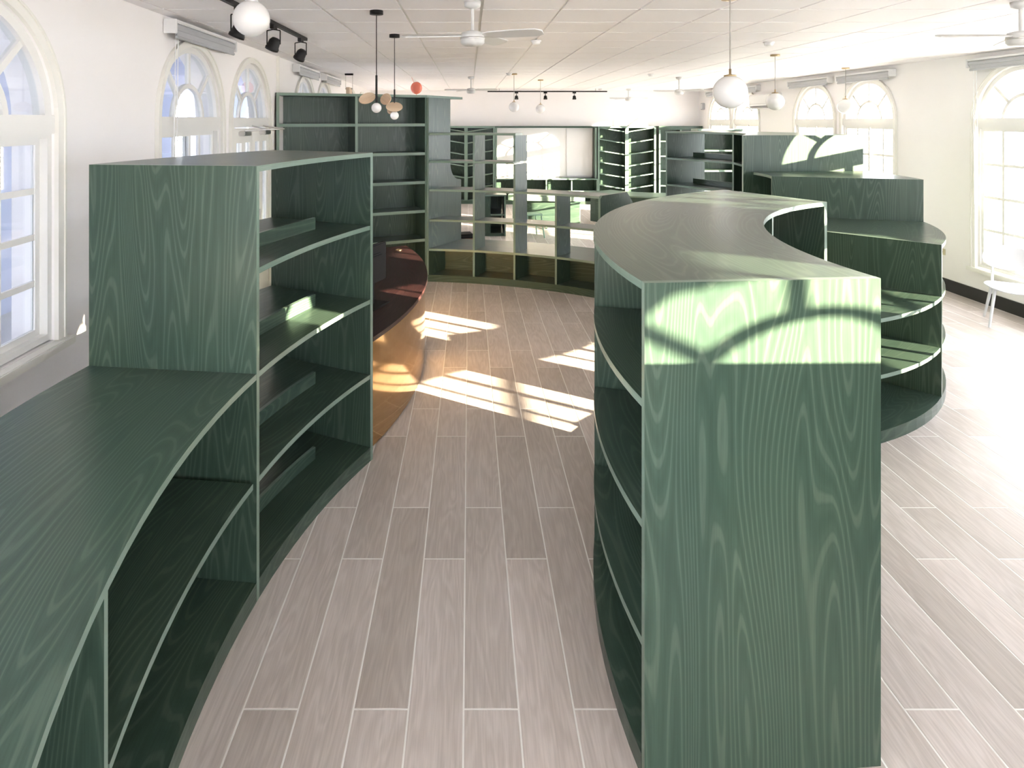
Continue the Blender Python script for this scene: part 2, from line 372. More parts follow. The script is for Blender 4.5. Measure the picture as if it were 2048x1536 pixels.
def window_proto(zb, rows):
    root = bpy.data.objects.new('window_1', None); C.objects.link(root); tag(root, kind='structure')
    fanlight(root)
    add = lambda o: setattr(o, 'parent', root)
    add(arch_bar('casing', .64, .69, .03, .0545, 'trim', legs=zb))
    add(arch_bar('casing_bead', .69, .705, .022, .0545, 'trim', legs=zb))
    box('sill', -.74, .74, -.01, .0545, zb-.05, zb, 'trim', root, bev=.006)
    top = SPR-.075; bot = zb+.01
    bm = bmesh.new()
    bm_box(bm, -.642, -.605, .07, .15, bot, top); bm_box(bm, .605, .642, .07, .15, bot, top)
    bm_box(bm, -.605, .605, .07, .15, bot, bot+.035); bm_box(bm, -.605, .605, .07, .15, top-.025, top)
    link_mesh('window_frame', bm, 'alu', root)
    z0, z1 = bot+.035, top-.025
    for sgn, x0, x1, y in ((-1, -.605, .02, .085), (1, -.02, .605, .115)):
        bm = bmesh.new(); f = .036
        bm_box(bm, x0, x0+f, y, y+.025, z0, z1); bm_box(bm, x1-f, x1, y, y+.025, z0, z1)
        bm_box(bm, x0+f, x1-f, y, y+.025, z0, z0+f); bm_box(bm, x0+f, x1-f, y, y+.025, z1-f, z1)
        link_mesh('sash', bm, 'alu', root)
        gx0, gx1, gz0, gz1 = x0+f, x1-f, z0+f, z1-f; xm = (gx0+gx1)/2; m = .017
        box('muntin', xm-m, xm+m, y+.003, y+.022, gz0, gz1, 'alu', root)
        ph = (gz1-gz0)/rows
        for k in range(1, rows): box('muntin', gx0, gx1, y+.004, y+.021, gz0+k*ph-m, gz0+k*ph+m, 'alu', root)
        for k in range(rows):
            for a, b in ((gx0, xm), (xm, gx1)): box('pane', a, b, y+.010, y+.015, gz0+k*ph, gz0+(k+1)*ph, 'glass', root)
    return root
nwin = [0]
def put(proto, loc, rz, used=[]):
    if proto not in used: used.append(proto); o = proto
    else: o = copy_tree(proto)
    nwin[0] += 1; o.name = 'window_%d' % nwin[0]; o.location = loc; o.rotation_euler = (0, 0, rz); return o
w_long = window_proto(.42, 4); w_short = window_proto(1.0, 4); w_mid = window_proto(.7, 4)
PROTO = {.42: w_long, .7: w_mid, 1.0: w_short}
for y, zb in RW: put(PROTO[zb], (XR-.055, y, 0), -math.pi/2)
for y, zb in LWIN:
    if zb == 0: continue
    put(PROTO[zb], (lwx(y)+.055, y, 0), ang_l)
for x in (5.3, 3.85, 2.4, .95, -.5): put(w_long, (x, YB+.055, 0), math.pi)  # added windows of the unseen back wall, letting in extra light
# door with a fanlight in the left wall
dy = 7.03
door = bpy.data.objects.new('door_1', None); C.objects.link(door); tag(door, kind='structure')
door.location = (lwx(dy)+.055, dy, 0); door.rotation_euler = (0, 0, ang_l)
fanlight(door); arch_bar('casing', .64, .69, .03, .0545, 'trim', legs=0.0).parent = door
arch_bar('casing_bead', .69, .705, .022, .0545, 'trim', legs=0.0).parent = door
bm = bmesh.new(); bm_box(bm, -.642, -.60, .03, .12, 0, SPR-.075); bm_box(bm, .60, .642, .03, .12, 0, SPR-.075)
link_mesh('door_frame', bm, 'trim', door)
for sg in (-1, 1):
    x0, x1 = (-.60, -.003) if sg < 0 else (.003, .60)
    bm = bmesh.new(); st = .085; xm = (x0+x1)/2
    bm_box(bm, x0, x0+st, .04, .08, .01, 2.165); bm_box(bm, x1-st, x1, .04, .08, .01, 2.165)
    bm_box(bm, x0+st, x1-st, .04, .08, 2.01, 2.165); bm_box(bm, x0+st, x1-st, .04, .08, .01, .9); bm_box(bm, xm-.06, xm+.06, .04, .08, .9, 2.01)
    leaf = link_mesh('door_leaf', bm, 'trim', door)
    for a, b in ((x0+st, xm-.06), (xm+.06, x1-st)): box('pane', a, b, .057, .062, .9, 2.01, 'glass', leaf)
    bm = bmesh.new(); bm_tube(bm, (-.045*sg, -.03, 1.0), (-.045*sg, -.03, 1.25), .01); bm_tube(bm, (-.045*sg, -.03, 1.02), (-.045*sg, .04, 1.02), .008); bm_tube(bm, (-.045*sg, -.03, 1.23), (-.045*sg, .04, 1.23), .008)
    link_mesh('door_handle', bm, 'steel', leaf)
    cl = box('door_closer', sg*.36-.11, sg*.36+.11, -.03, .04, 2.085, 2.135, 'steel', door, bev=.008)
    bm = bmesh.new(); bm_tube(bm, (sg*.36, 0, 2.14), (sg*.36+.06, -.20, 2.15), .009); bm_tube(bm, (sg*.36+.06, -.20, 2.15), (sg*.36-.16*sg, -.02, 2.19), .009)
    link_mesh('closer_arm', bm, 'steel', cl)
# roller blinds over the windows
def blind_proto():
    r = thing('roller_blind', 'x', 'blind')
    lathe_tube = tube('roller', (-.66, -.055, 0), (.66, -.055, 0), .042, 'blind', r, n=16)
    box('cassette', -.68, .68, -.10, -.002, .035, .062, 'white', r, bev=.006)
    for s in (-1, 1): box('end_bracket', s*.68-.012, s*.68+.012, -.105, -.002, -.05, .062, 'white', r, bev=.004)
    tube('bottom_rail', (-.64, -.085, -.075), (.64, -.085, -.075), .013, 'blind', r)
    bm = bmesh.new(); bm_box(bm, -.64, .64, -.089, -.085, -.075, .0); link_mesh('fabric', bm, 'blind', r)
    return r
bp = blind_proto(); first = True
def chain(root, x, zend):
    bm = bmesh.new(); bm_path(bm, [(x, -.06, -.02), (x-.004, -.05, (zend)/2), (x, -.045, zend), (x+.025, -.045, zend-.02), (x+.045, -.045, zend), (x+.05, -.05, zend/2), (x+.045, -.06, -.02)], .0035, 6)
    link_mesh('pull_chain', bm, 'white', root)
bl = [((lwx(5.58), 5.58, 2.985), ang_l, 'grey roller blind above the left wall window nearest the hanging globe'),
      ((lwx(9.5), 9.5, 2.985), ang_l, 'small grey roller blind on left wall just above the tall bookcase'),
      ((lwx(11.4), 11.4, 2.985), ang_l, 'furthest grey roller blind on left wall behind the tall bookcase'),
      ((XR, 7.15, 2.955), -math.pi/2, 'grey roller blind above the right wall window with the white chair'),
      ((XR, 9.95, 2.955), -math.pi/2, 'grey roller blind on right wall beside the smallest brass-topped globe'),
      ((XR, 11.55, 2.955), -math.pi/2, 'grey roller blind on right wall between air conditioner and nearer blind'),
      ((XR, 14.25, 2.955), -math.pi/2, 'grey roller blind on right wall above the air conditioner'),
      ((XR, 15.8, 2.955), -math.pi/2, 'furthest grey roller blind in the right far corner')]
trees = [bp]+[copy_tree(bp) for _ in bl[1:]]
for r, (loc, rz, lab) in zip(trees, bl):
    r.location = loc; r.rotation_euler = (0, 0, rz); tag(r, lab, 'blind', 'roller blinds above the windows')
chain(trees[3], -.62, -1.75+.0); chain(trees[0], -.60, -1.5)

# ------------------------------------------------------------------ curved bookcases
T = .028
KICK = .085
def shelfset(root, c, r0, r1, a0, a1, levels, top, divs, lip=None, lipspan=None, b0=None, b1=None, back=None, topname='top'):
    """levels: shelf heights (upper face); divs: angles of uprights (incl. ends)"""
    arc_board('kick', c, r0, r1, a0, a1, 0, KICK-.0, root, b0=b0, b1=b1)
    for z in levels: arc_board('shelf', c, r0+.004, r1-.004, a0, a1, z-T, z, root, b0=b0, b1=b1)
    arc_board(topname, c, r0, r1, a0, a1, top-T, top, root, b0=b0, b1=b1)
# --- A: stepped bookcase on the left of the aisle, concave to the aisle
CA, RA0, RA1 = (2.98, 2.45), 4.0, 4.85
def bays(root, c, r0, r1, angs, base, levels, top, lip_r=None, lip_gap=2.0, ends=(None, None), back_r=None, keep_first=True, keep_last=True):
    n = len(angs)-1
    dz = math.degrees(T/2/r1); sg = 1 if angs[-1] > angs[0] else -1
    e0 = sg*2*dz if keep_first else 0; e1 = -sg*2*dz if keep_last else 0; kk = r1/r0
    B0 = (angs[0] if ends[0] is None else ends[0])+e0*kk; B1 = (angs[-1] if ends[1] is None else ends[1])+e1*kk
    arc_board('base', c, r0, r1, angs[0]+e0, angs[-1]+e1, 0, base, root, n=10*n, b0=B0, b1=B1)
    arc_board('top', c, r0, r1, angs[0]+e0, angs[-1]+e1, top-T, top, root, n=10*n, b0=B0, b1=B1)
    inner = [ends[0] if ends[0] is not None else angs[0]]+list(angs[1:-1])+[ends[1] if ends[1] is not None else angs[-1]]
    for i, a in enumerate(angs):
        if i == 0 and not keep_first or i == n and not keep_last: continue
        off = sg*dz if i == 0 else (-sg*dz if i == n else 0)
        end = i in (0, n)
        upright('side_panel' if end else 'divider', P(c, r0+(0 if end else .002), inner[i]+off*r1/r0), P(c, r1-(0 if end else .002), a+off), T, 0 if end else base, top if end else top-T, root)
    for i in range(n):
        a, b = angs[i]+sg*dz*2.02, angs[i+1]-sg*dz*2.02
        ia, ib = inner[i]+sg*dz*2.02*r1/r0, inner[i+1]-sg*dz*2.02*r1/r0
        for z in levels:
            arc_board('shelf', c, r0+.003, r1-.003, a, b, z-T, z, root, n=12, b0=ia, b1=ib)
        if lip_r:
            for z in [base]+list(levels):
                arc_board('book_stop', c, lip_r, lip_r+.022, a+sg*lip_gap, b-sg*.1, z, z+.075, root, n=10)
        if back_r: arc_board('back_panel', c, back_r, back_r+.018, a, b, base, top-T, root, n=10)
ta = thing('tall_curved_bookcase', 'tall green plywood open bookcase with concave shelves, joined to the low counter and the desk', 'bookcase', (0, 0, 0))
bays(ta, CA, RA0, RA1, [154.8, 173.25], .09, [.57, 1.066, 1.555], 2.037, lip_r=4.25, lip_gap=3.6)
tb = thing('low_curved_bookcase', 'low green plywood bookcase with wide counter top at bottom left of the aisle', 'bookcase')
bays(tb, CA, RA0, RA1, [173.28, 192.2, 211.0], .09, [.57], 1.066, keep_first=False, back_r=4.42)
# --- reception desk, convex to the aisle
CD, RD = (-4.5, 5.7), 4.10
td = thing('reception_desk', 'reception desk with dark maroon top and gold mirrored curved front', 'desk')
arc_board('desk_top', CD, RD-.85, RD+.012, -20.6, 24.0, .745, .775, td, n=36, mats=['walnut', 'walnut'])
arc_board('mirror_front', CD, RD-.035, RD-.012, -20.5, 23.6, .012, .744, td, n=48, mats=['copper', 'copper'])
arc_board('plinth', CD, RD-.06, RD-.036, -20.5, 23.6, .0, .744, td, n=36, mats=['walnut', 'walnut'])
upright('end_panel', P(CD, RD-.83, 23.4), P(CD, RD-.06, 23.4), T, 0, .744, td, mats=['walnut', 'walnut'])
upright('end_panel', P(CD, RD-.83, -20.2), P(CD, RD-.06, -20.2), T, 0, .744, td, mats=['walnut', 'walnut'])
g = lathe('cable_grommet', [(0, 0), (.034, 0), (.038, .003), (.034, .006), (.024, .006), (.022, .001), (0, .001)], 'brass', td, (-.80, 7.12, .775))
# computer monitor standing on it
tm = thing('computer_monitor', 'black flat computer monitor on the maroon desk with a cable hanging behind', 'monitor', (-.80, 4.98, .7765), math.radians(-22))
box('screen_housing', -.02, .02, -.25, .25, .16, .47, 'black', tm, bev=.008)
box('screen', -.024, -.0205, -.235, .235, .175, .455, plain('screen_glass', (.01, .01, .012), .1), tm)
box('rear_bulge', .02, .05, -.14, .14, .22, .40, 'black', tm, bev=.012)
box('stand', .015, .035, -.03, .03, .012, .24, 'black', tm, bev=.004)
box('stand_base', -.10, .12, -.13, .13, 0, .012, 'black', tm, bev=.004)
bm = bmesh.new(); bm_path(bm, [(.045, -.10, .22), (.07, -.12, .12), (.11, -.14, .05), (.10, -.16, .006), (.04, -.19, .006), (-.05, -.2, .006)], .006)
link_mesh('cable', bm, 'black', tm)
# --- E: right hand crescent
CE, RE0, RE1 = (3.28, 2.55), 1.88, 2.72
te = thing('crescent_bookcase', 'chest-high green crescent bookcase with sunlit end panel in the right foreground', 'bookcase')
bays(te, CE, RE0, RE1, [189.2, 165.2, 141.3, 117.3], .08, [.475, .88, 1.295], 1.70, ends=(191.4, 117.3), lip_r=2.29, lip_gap=4)
# neighbour of the crescent, just outside the right of the picture; its top edge cuts the sun on the end panels
th = thing('straight_bookcase', 'chest-high straight green bookcase next to the crescent, outside the picture on the right', 'bookcase')
hx0, hx1, hy0, hy1 = 1.5, 4.4, .08, .93
for z0, z1, nm in ((0, .08, 'base'), (.447, .475, 'shelf'), (.852, .88, 'shelf'), (1.267, 1.295, 'shelf'), (1.772, 1.80, 'top')):
    strip(nm, [(hx0, hy0), (hx1, hy0)], [(hx0, hy1), (hx1, hy1)], z0, z1, th)
for x in (hx0+.014, 2.95, hx1-.014): upright('side_panel', (x, hy0), (x, hy1), T, .08, 1.772, th)
upright('back_panel', (hx0, .5), (hx1, .5), .018, .08, 1.772, th)
# --- F: stepped spiral behind the crescent
CF, RF = (1.9, 6.75), 2.585
LV = [.475, .87, 1.275, 1.68, 2.085]
t0 = thing('stepped_bookcase', 'lowest step of the green spiral bookcase, two shelf rows right behind the crescent', 'bookcase', group='stepped spiral bookcases')
bays(t0, CF, 1.74, RF, [-77.0, -45.8], .085, LV[:1], LV[1], keep_first=False, keep_last=False)
t1 = thing('stepped_bookcase', 'second step of the green spiral bookcase, three rows with rounded counter near the wall sockets', 'bookcase', group='stepped spiral bookcases')
bays(t1, CF, 1.70, RF, [-45.7, -16.4], .085, LV[:2], LV[2], keep_last=False, back_r=2.1)
t2 = thing('stepped_bookcase', 'third step of the green spiral bookcase with broad grained end panel facing the aisle', 'bookcase', group='stepped spiral bookcases')
bays(t2, CF, 1.25, RF, [-16.3, 7.0], .085, LV[:3], LV[3], keep_last=False, back_r=1.9)
tg = thing('stepped_bookcase', 'tallest step of the green spiral bookcase, arched sunlight on its end panel', 'bookcase', group='stepped spiral bookcases')
GP = [(3.05, 6.98), (4.46, 7.10), (4.52, 7.6), (4.55, 8.2), (4.36, 8.97), (4.1, 9.55), (3.77, 10.05), (3.03, 9.65), (3.36, 9.1), (3.62, 8.57), (3.50, 7.9), (3.25, 7.35)]
GS = [(4.36, 8.97), (4.1, 9.55), (3.77, 10.05), (3.03, 9.65), (3.36, 9.1), (3.62, 8.57)]
slab('base', GP, 0, .085, tg); slab('top', GP, 2.085-T, 2.085, tg)
for z in LV[:4]: slab('shelf', GS, z-T, z, tg, ang=2.0)
for z in LV[:4]: slab('shelf', GP[:5]+GP[9:], z-T, z, tg, ang=1.6)
upright('end_panel', (3.05, 6.966), (4.46, 7.085), T, 0, 2.085, tg)
upright('divider', (3.62, 8.57), (4.36, 8.97), T, .085, 2.085-T, tg)
upright('end_panel', (3.045, 9.64), (3.77, 10.03), T, .085, 2.085-T, tg)
upright('back_panel', (3.75, 7.05), (4.0, 8.75), .02, .085, 2.085-T, tg)  # added panel, placed to block light through this bay
for z in [.085]+LV[:3+1]:
    a0_, a1_ = (3.95, 8.80), (3.50, 9.72); d = Vector((a1_[0]-a0_[0], a1_[1]-a0_[1])).normalized(); nn = Vector((-d.y, d.x))*.022
    strip('book_stop', [a0_, a1_], [(a0_[0]+nn.x, a0_[1]+nn.y), (a1_[0]+nn.x, a1_[1]+nn.y)], z, z+.075, tg)
# --- C: tall wall of shelves behind the desk
tc = thing('tall_wall_bookcase', 'tall green plywood bookcase with two columns of shelves behind the reception desk', 'bookcase')
C0, C1 = Vector((-2.44, 7.92)), Vector((-.585, 8.77)); cdv = (C1-C0).normalized(); cn = Vector((-cdv.y, cdv.x))
cdep = .42
def cp(t, d): p = C0+(C1-C0)*t+cn*d; return (p.x, p.y)
TOPC = 2.606
CLV = [.19, .595, .998, 1.402, 1.805, 2.208]
strip('base', [cp(0, 0), cp(1, 0)], [cp(0, cdep), cp(1, cdep)], 0, .09, tc)
cx = .505
for z in CLV:
    for a, b in ((.012, cx-.006), (cx+.006, .988)): strip('shelf', [cp(a, .006), cp(b, .006)], [cp(a, cdep-.02), cp(b, cdep-.02)], z-.04, z, tc)
for t in (.008, cx, .992): upright('side_panel' if t != cx else 'divider', cp(t, 0), cp(t, cdep-.02), .035, .09, TOPC-.035, tc)
upright('back_panel', cp(0, cdep-.01), cp(1, cdep-.01), .02, .09, TOPC-.035, tc)
slab('top', [cp(0, 0), cp(1, 0), (-.10, 9.55), cp(.8, .75), cp(0, cdep)], TOPC-.035, TOPC, tc, ang=.43)
# --- D: open lattice shelf, curved, between the tall bookcase and the crescent
CL, RL = (-1.0, 4.25), 4.5
tl = thing('lattice_shelf', 'open green lattice shelf with see-through cubbies over a closed plinth at end of aisle', 'shelf')
DA = [84.6, 76.3, 69.0, 61.6, 54.0]
def dp(a, d): return P(CL, RL+d, a)
DD = .34; DB = .78
DT = .03
arc_board('base', CL, RL, RL+DB, DA[-1], DA[0], 0, .095, tl, n=24)
arc_board('bench_top', CL, RL, RL+DB, DA[-1], DA[0], .461-DT, .461, tl, n=24)
arc_board('back_panel', CL, RL+.36, RL+.378, DA[-1], DA[0], .095, .431, tl, n=24)
arc_board('shelf', CL, RL+.003, RL+DD, DA[-1]+.3, DA[0]-.3, .869-DT, .869, tl, n=24)
arc_board('shelf', CL, RL, RL+DD+.04, DA[-1], DA[0]-.3, 1.291-DT, 1.291, tl, n=24)
arc_board('shelf', CL, RL+.003, RL+DD, DA[2]+.2, DA[0]-.3, 1.689-DT, 1.689, tl, n=14)
arc_board('shelf', CL, RL+.003, RL+DD, DA[2]-.18, DA[0]-.3, 2.076-DT, 2.076, tl, n=14)
def skew_up(name, a, depth, z0, z1, twist, t=DT):
    p = dp(a, 0.001); an = math.radians(a-twist); q = (p[0]+depth*math.cos(an), p[1]+depth*math.sin(an))
    return upright(name, p, q, t, z0, z1, tl)
for a, zt in ((DA[1], 2.076-DT), (DA[2], 2.076-DT), (DA[3], 1.291-DT)):
    segs = [(.095, .431), (.461, .869-DT), (.869, 1.291-DT)]+([(1.291, 1.689-DT), (1.689, 2.076-DT)] if zt > 2 else [])
    for z0, z1 in segs: skew_up('divider', a, DD-.02, z0, z1, 14)
# left tall cheek with a rounded step, extruded from its outline (distance, height)
def cheek(name, a, twist, outline, t):
    p = Vector(dp(a, 0)); an = math.radians(a-twist); u = Vector((math.cos(an), math.sin(an))); nrm = Vector((-u.y, u.x))*t/2
    bm = bmesh.new(); uvl = bm.loops.layers.uv.new('UVMap')
    A = [bm.verts.new((*(p+u*d-nrm), z)) for d, z in outline]; B = [bm.verts.new((*(p+u*d+nrm), z)) for d, z in outline]
    uv = [(z, d) for d, z in outline]
    uvface(bm, uvl, A, uv, 0); uvface(bm, uvl, B, uv, 0); n = len(A)
    for i in range(n):
        j = (i+1) % n; L = math.dist(outline[i], outline[j])
        uvface(bm, uvl, (A[i], A[j], B[j], B[i]), [(0, 0), (L, 0), (L, t), (0, t)], 1)
    bm.normal_update(); bmesh.ops.triangulate(bm, faces=[f for f in bm.faces if len(f.verts) > 4])
    return link_mesh(name, bm, WOOD, tl)
rnd_ = [(.54+.25*(1-math.cos(t)), 1.62-.25*math.sin(t)+.0) for t in [math.pi/2*i/8 for i in range(9)]]
cheek('side_panel', DA[0], 27, [(0, .095), (.83, .095), (.83, 1.36)]+rnd_[::-1]+[(.54, TOPC-.035), (0, TOPC-.035)], .032)
cheek('side_panel', DA[-1], 10, [(0, .095), (.76, .095), (.76, 1.15), (.62, 1.30), (.05, 1.30), (0, 1.26)], .032)

# ------------------------------------------------------------------ far end of the hall
YFB = 16.86
def far_bookcase(x0, xm, x1, label, slants):
    r = thing('slanted_shelf_bookcase', label, 'bookcase', group='bookcases with slanting shelves on the far wall')
    zt = 2.10
    strip('top', [(x0-.05, YFB), (x1+.05, YFB)], [(x0-.05, YF-.02), (x1+.05, YF-.02)], zt-.05, zt, r)
    strip('base', [(x0-.05, YFB), (x1+.05, YFB)], [(x0-.05, YF-.02), (x1+.05, YF-.02)], 0, .1, r)
    for x in (x0-.025, xm, x1+.025): upright('upright', (x, YFB-.02), (x, YF-.03), .05 if x != xm else .09, .1, zt-.05, r)
    upright('back_panel', (x0, YF-.03), (x1, YF-.03), .02, .1, zt-.05, r)
    for (a, b), s in zip(((x0, xm-.045), (xm+.045, x1)), slants):
        for k in range(7):
            z = .22+.309*k-.06; bm = bmesh.new(); uvl = bm.loops.layers.uv.new('UVMap')
            za, zb = (z+.055, z-.055) if s < 0 else (z-.055, z+.055)
            pts = [(a, za), (b, zb), (b, zb-.028), (a, za-.028)]
            A = [bm.verts.new((p[0], YFB, p[1])) for p in pts]; B = [bm.verts.new((p[0], YF-.04, p[1])) for p in pts]
            uvface(bm, uvl, A, [(0, 0), (.68, 0), (.68, .03), (0, .03)], 1); uvface(bm, uvl, B, [(0, 0), (.68, 0), (.68, .03), (0, .03)], 1)
            for i in range(4):
                j = (i+1) % 4; uvface(bm, uvl, (A[i], A[j], B[j], B[i]), [(0, 0), (.68, 0), (.68, .3), (0, .3)], 0 if i in (0, 2) else 1)
            link_mesh('shelf', bm, WOOD, r)
def fx(px): return (px-VPX)/FPX*YFB
far_bookcase(fx(880), fx(932), fx(986), 'bookcase with slanting shelves left of the whiteboard on the far wall', (-1, 1))
far_bookcase(fx(1199), fx(1253.5), fx(1308), 'bookcase with slanting shelves right of the whiteboard on the far wall', (-1, 1))
r = thing('corner_bookcase', 'dark green bookcase in the far right corner, only its top edge showing', 'bookcase')
xa, xb = fx(1318), XR-.03
strip('top', [(xa, YFB), (xb, YFB)], [(xa, YF-.02), (xb, YF-.02)], 2.0, 2.10, r); strip('base', [(xa, YFB), (xb, YFB)], [(xa, YF-.02), (xb, YF-.02)], 0, .1, r)
for x in (xa+.02, (xa+xb)/2, xb-.02): upright('upright', (x, YFB), (x, YF-.03), .04, .1, 2.0, r)
upright('back_panel', (xa, YF-.03), (xb, YF-.03), .02, .1, 2.0, r)
for z in (.5, .9, 1.3, 1.7): strip('shelf', [(xa+.04, YFB+.01), (xb-.04, YFB+.01)], [(xa+.04, YF-.04), (xb-.04, YF-.04)], z-.028, z, r)
r = thing('whiteboard', 'large whiteboard on the far wall with an arched patch of sunlight', 'whiteboard')
wx0, wx1 = fx(990), fx(1194)
box('board', wx0+.06, wx1-.06, YF-.06, YF-.02, .72, 2.05, 'board', r)
box('sliding_panel', wx1-.78, wx1-.08, YF-.085, YF-.061, .73, 2.04, 'board', r)
upright('frame', (wx0+.03, YFB), (wx0+.03, YF-.02), .05, .7, 2.05, r); upright('frame', (wx1-.03, YFB), (wx1-.03, YF-.02), .05, .7, 2.05, r)
strip('frame_top', [(wx0, YFB), (wx1, YFB)], [(wx0, YF-.02), (wx1, YF-.02)], 2.05, 2.10, r)
r = thing('cubby_bench', 'low row of green cubbies under the whiteboard', 'shelf')
strip('top', [(wx0, YFB-.1), (wx1, YFB-.1)], [(wx0, YF-.1), (wx1, YF-.1)], .66, .69, r)
strip('shelf', [(wx0, YFB-.08), (wx1, YFB-.08)], [(wx0, YF-.1), (wx1, YF-.1)], .335, .365, r)
strip('base', [(wx0, YFB-.1), (wx1, YFB-.1)], [(wx0, YF-.1), (wx1, YF-.1)], 0, .08, r)
for k in range(5):
    x = wx0+.015+(wx1-wx0-.03)*k/4; upright('divider', (x, YFB-.09), (x, YF-.11), .03, .08, .66, r)
upright('back_panel', (wx0, YF-.12), (wx1, YF-.12), .02, .08, .66, r)
# curved reading table, seen through the lattice
r = thing('reading_table', 'long curved pale green table standing behind the lattice shelf', 'table')
CT = (2.2, 17.5)
arc_board('table_top', CT, 4.0, 4.75, 253, 272, .69, .72, r, n=28, mats=['edge', 'edge'])
arc_board('apron', CT, 4.60, 4.63, 254, 271, .08, .69, r, n=28)
arc_board('rim', CT, 4.735, 4.76, 253, 272, .60, .689, r, n=28, mats=['edge', 'edge'])
for a in (254, 262.5, 271): upright('table_leg', P(CT, 4.05, a), P(CT, 4.6, a), .04, 0, .69, r)
def stool(x, y, label, rz=0):
    r = thing('stool', label, 'stool', (x, y, 0), rz)
    box('seat', -.17, .17, -.17, .17, .43, .455, 'mint', r, bev=.01)
    for sx in (-1, 1):
        for sy in (-1, 1): tube('leg', (sx*.19, sy*.19, 0), (sx*.14, sy*.14, .43), .013, 'mint', r)
    for sx in (-1, 1): tube('stretcher', (sx*.172, -.172, .16), (sx*.172, .172, .16), .009, 'mint', r)
stool(1.21, 12.1, 'small mint green metal stool in front of the curved table', .3)
r = thing('low_cabinet', 'low dark cabinet with open shelf at the left end of the curved table', 'cabinet', (.42, 12.45, 0))
upright('side_panel', (-.25, -.3), (-.25, .5), .03, 0, .78, r); upright('side_panel', (.28, -.3), (.28, .5), .03, 0, .78, r)
strip('top', [(-.28, -.32), (.31, -.32)], [(-.28, .5), (.31, .5)], .78, .81, r); strip('shelf', [(-.235, -.29), (.265, -.29)], [(-.235, .48), (.265, .48)], .40, .43, r)
strip('base', [(-.235, -.29), (.265, -.29)], [(-.235, .48), (.265, .48)], 0, .06, r); upright('back_panel', (-.23, .485), (.26, .485), .02, 0, .78, r)
upright('front_panel', (-.235, -.285), (.0, -.285), .02, .06, .78, r)
r = thing('leather_stack', 'orange-brown and black cushion seat on floor behind the lattice shelf', 'cushion', (-.1, 11.55, 0), .2)
box('lower_cushion', -.2, .22, -.2, .2, 0, .09, 'brown', r, bev=.03); box('upper_cushion', -.17, .18, -.17, .17, .091, .17, 'black', r, bev=.03)
# low tables at right of the lattice
r = thing('wave_bench', 'low teal bench with curved edge between lattice shelf and spiral bookcase', 'bench')
CW = (4.5, 15.3)
arc_board('bench_top', CW, 1.5, 2.3, 215, 285, .62, .65, r, n=20, mats=['edge', 'edge']); arc_board('bench_front', CW, 2.18, 2.2, 216, 284, .0, .62, r, n=20)
for a in (217, 250, 283): upright('bench_support', P(CW, 1.55, a), P(CW, 2.15, a), .03, 0, .62, r)
r = thing('window_bookcase', 'green bookcase seen through the open shelves of the tallest spiral step', 'bookcase', (4.95, 12.3, 0))
for x in (-.42, .42): upright('side_panel', (x, 0), (x, .4), .035, .08, 2.05, r)
for z0, z1 in ((0, .08), (.44, .47), (.84, .87), (1.24, 1.27), (1.64, 1.67), (2.05, 2.085)): strip('shelf', [(-.44, 0), (.44, 0)], [(-.44, .4), (.44, .4)], z0, z1, r)
upright('back_panel', (-.42, .39), (.42, .39), .02, .08, 2.05, r)

# ------------------------------------------------------------------ white chair by the right window
r = thing('white_chair', 'white plastic shell chair with tapered legs under the right window', 'chair', (5.96, 6.86, 0), math.atan2(-.84, -.54)+math.pi/2)
# local -y is the front
def shell(name, fn, nu, nv, th, mat, parent):
    bm = bmesh.new(); G = [[bm.verts.new(fn(i/nu, j/nv)) for j in range(nv+1)] for i in range(nu+1)]
    for i in range(nu):
        for j in range(nv): bm.faces.new((G[i][j], G[i+1][j], G[i+1][j+1], G[i][j+1]))
    bmesh.ops.recalc_face_normals(bm, faces=bm.faces)
    o = link_mesh(name, bm, mat, parent, True); md = o.modifiers.new('thick', 'SOLIDIFY'); md.thickness = th; md.offset = 0
    sb = o.modifiers.new('sub', 'SUBSURF'); sb.levels = 1; sb.render_levels = 2; return o
def disc_map(u, v):
    a, b = 2*u-1, 2*v-1
    return a*math.sqrt(max(0, 1-b*b/2)), b*math.sqrt(max(0, 1-a*a/2))
def seat_f(u, v):
    x, y = disc_map(u, v); sx = .245*(1-.10*y)
    return (x*sx, y*.225, .42-.02*(1-x*x-y*y)+(.02*x*x)-(.025*max(0, -y)**2))
def back_f(u, v):
    x, y = disc_map(u, v)
    return (x*.245, .20+.05*(y+1)*.6-.07*x*x, .70+y*.135)
shell('seat', seat_f, 10, 10, .018, 'chair', r); shell('backrest', back_f, 10, 10, .016, 'chair', r)
for sx in (-1, 1):
    tube('front_leg', (sx*.22, -.22, 0), (sx*.16, -.13, .41), .012, 'chair', r, r1=.017)
    tube('rear_leg', (sx*.21, .24, 0), (sx*.15, .14, .41), .012, 'chair', r, r1=.017)
    tube('back_post', (sx*.15, .15, .40), (sx*.14, .215, .66), .013, 'chair', r)

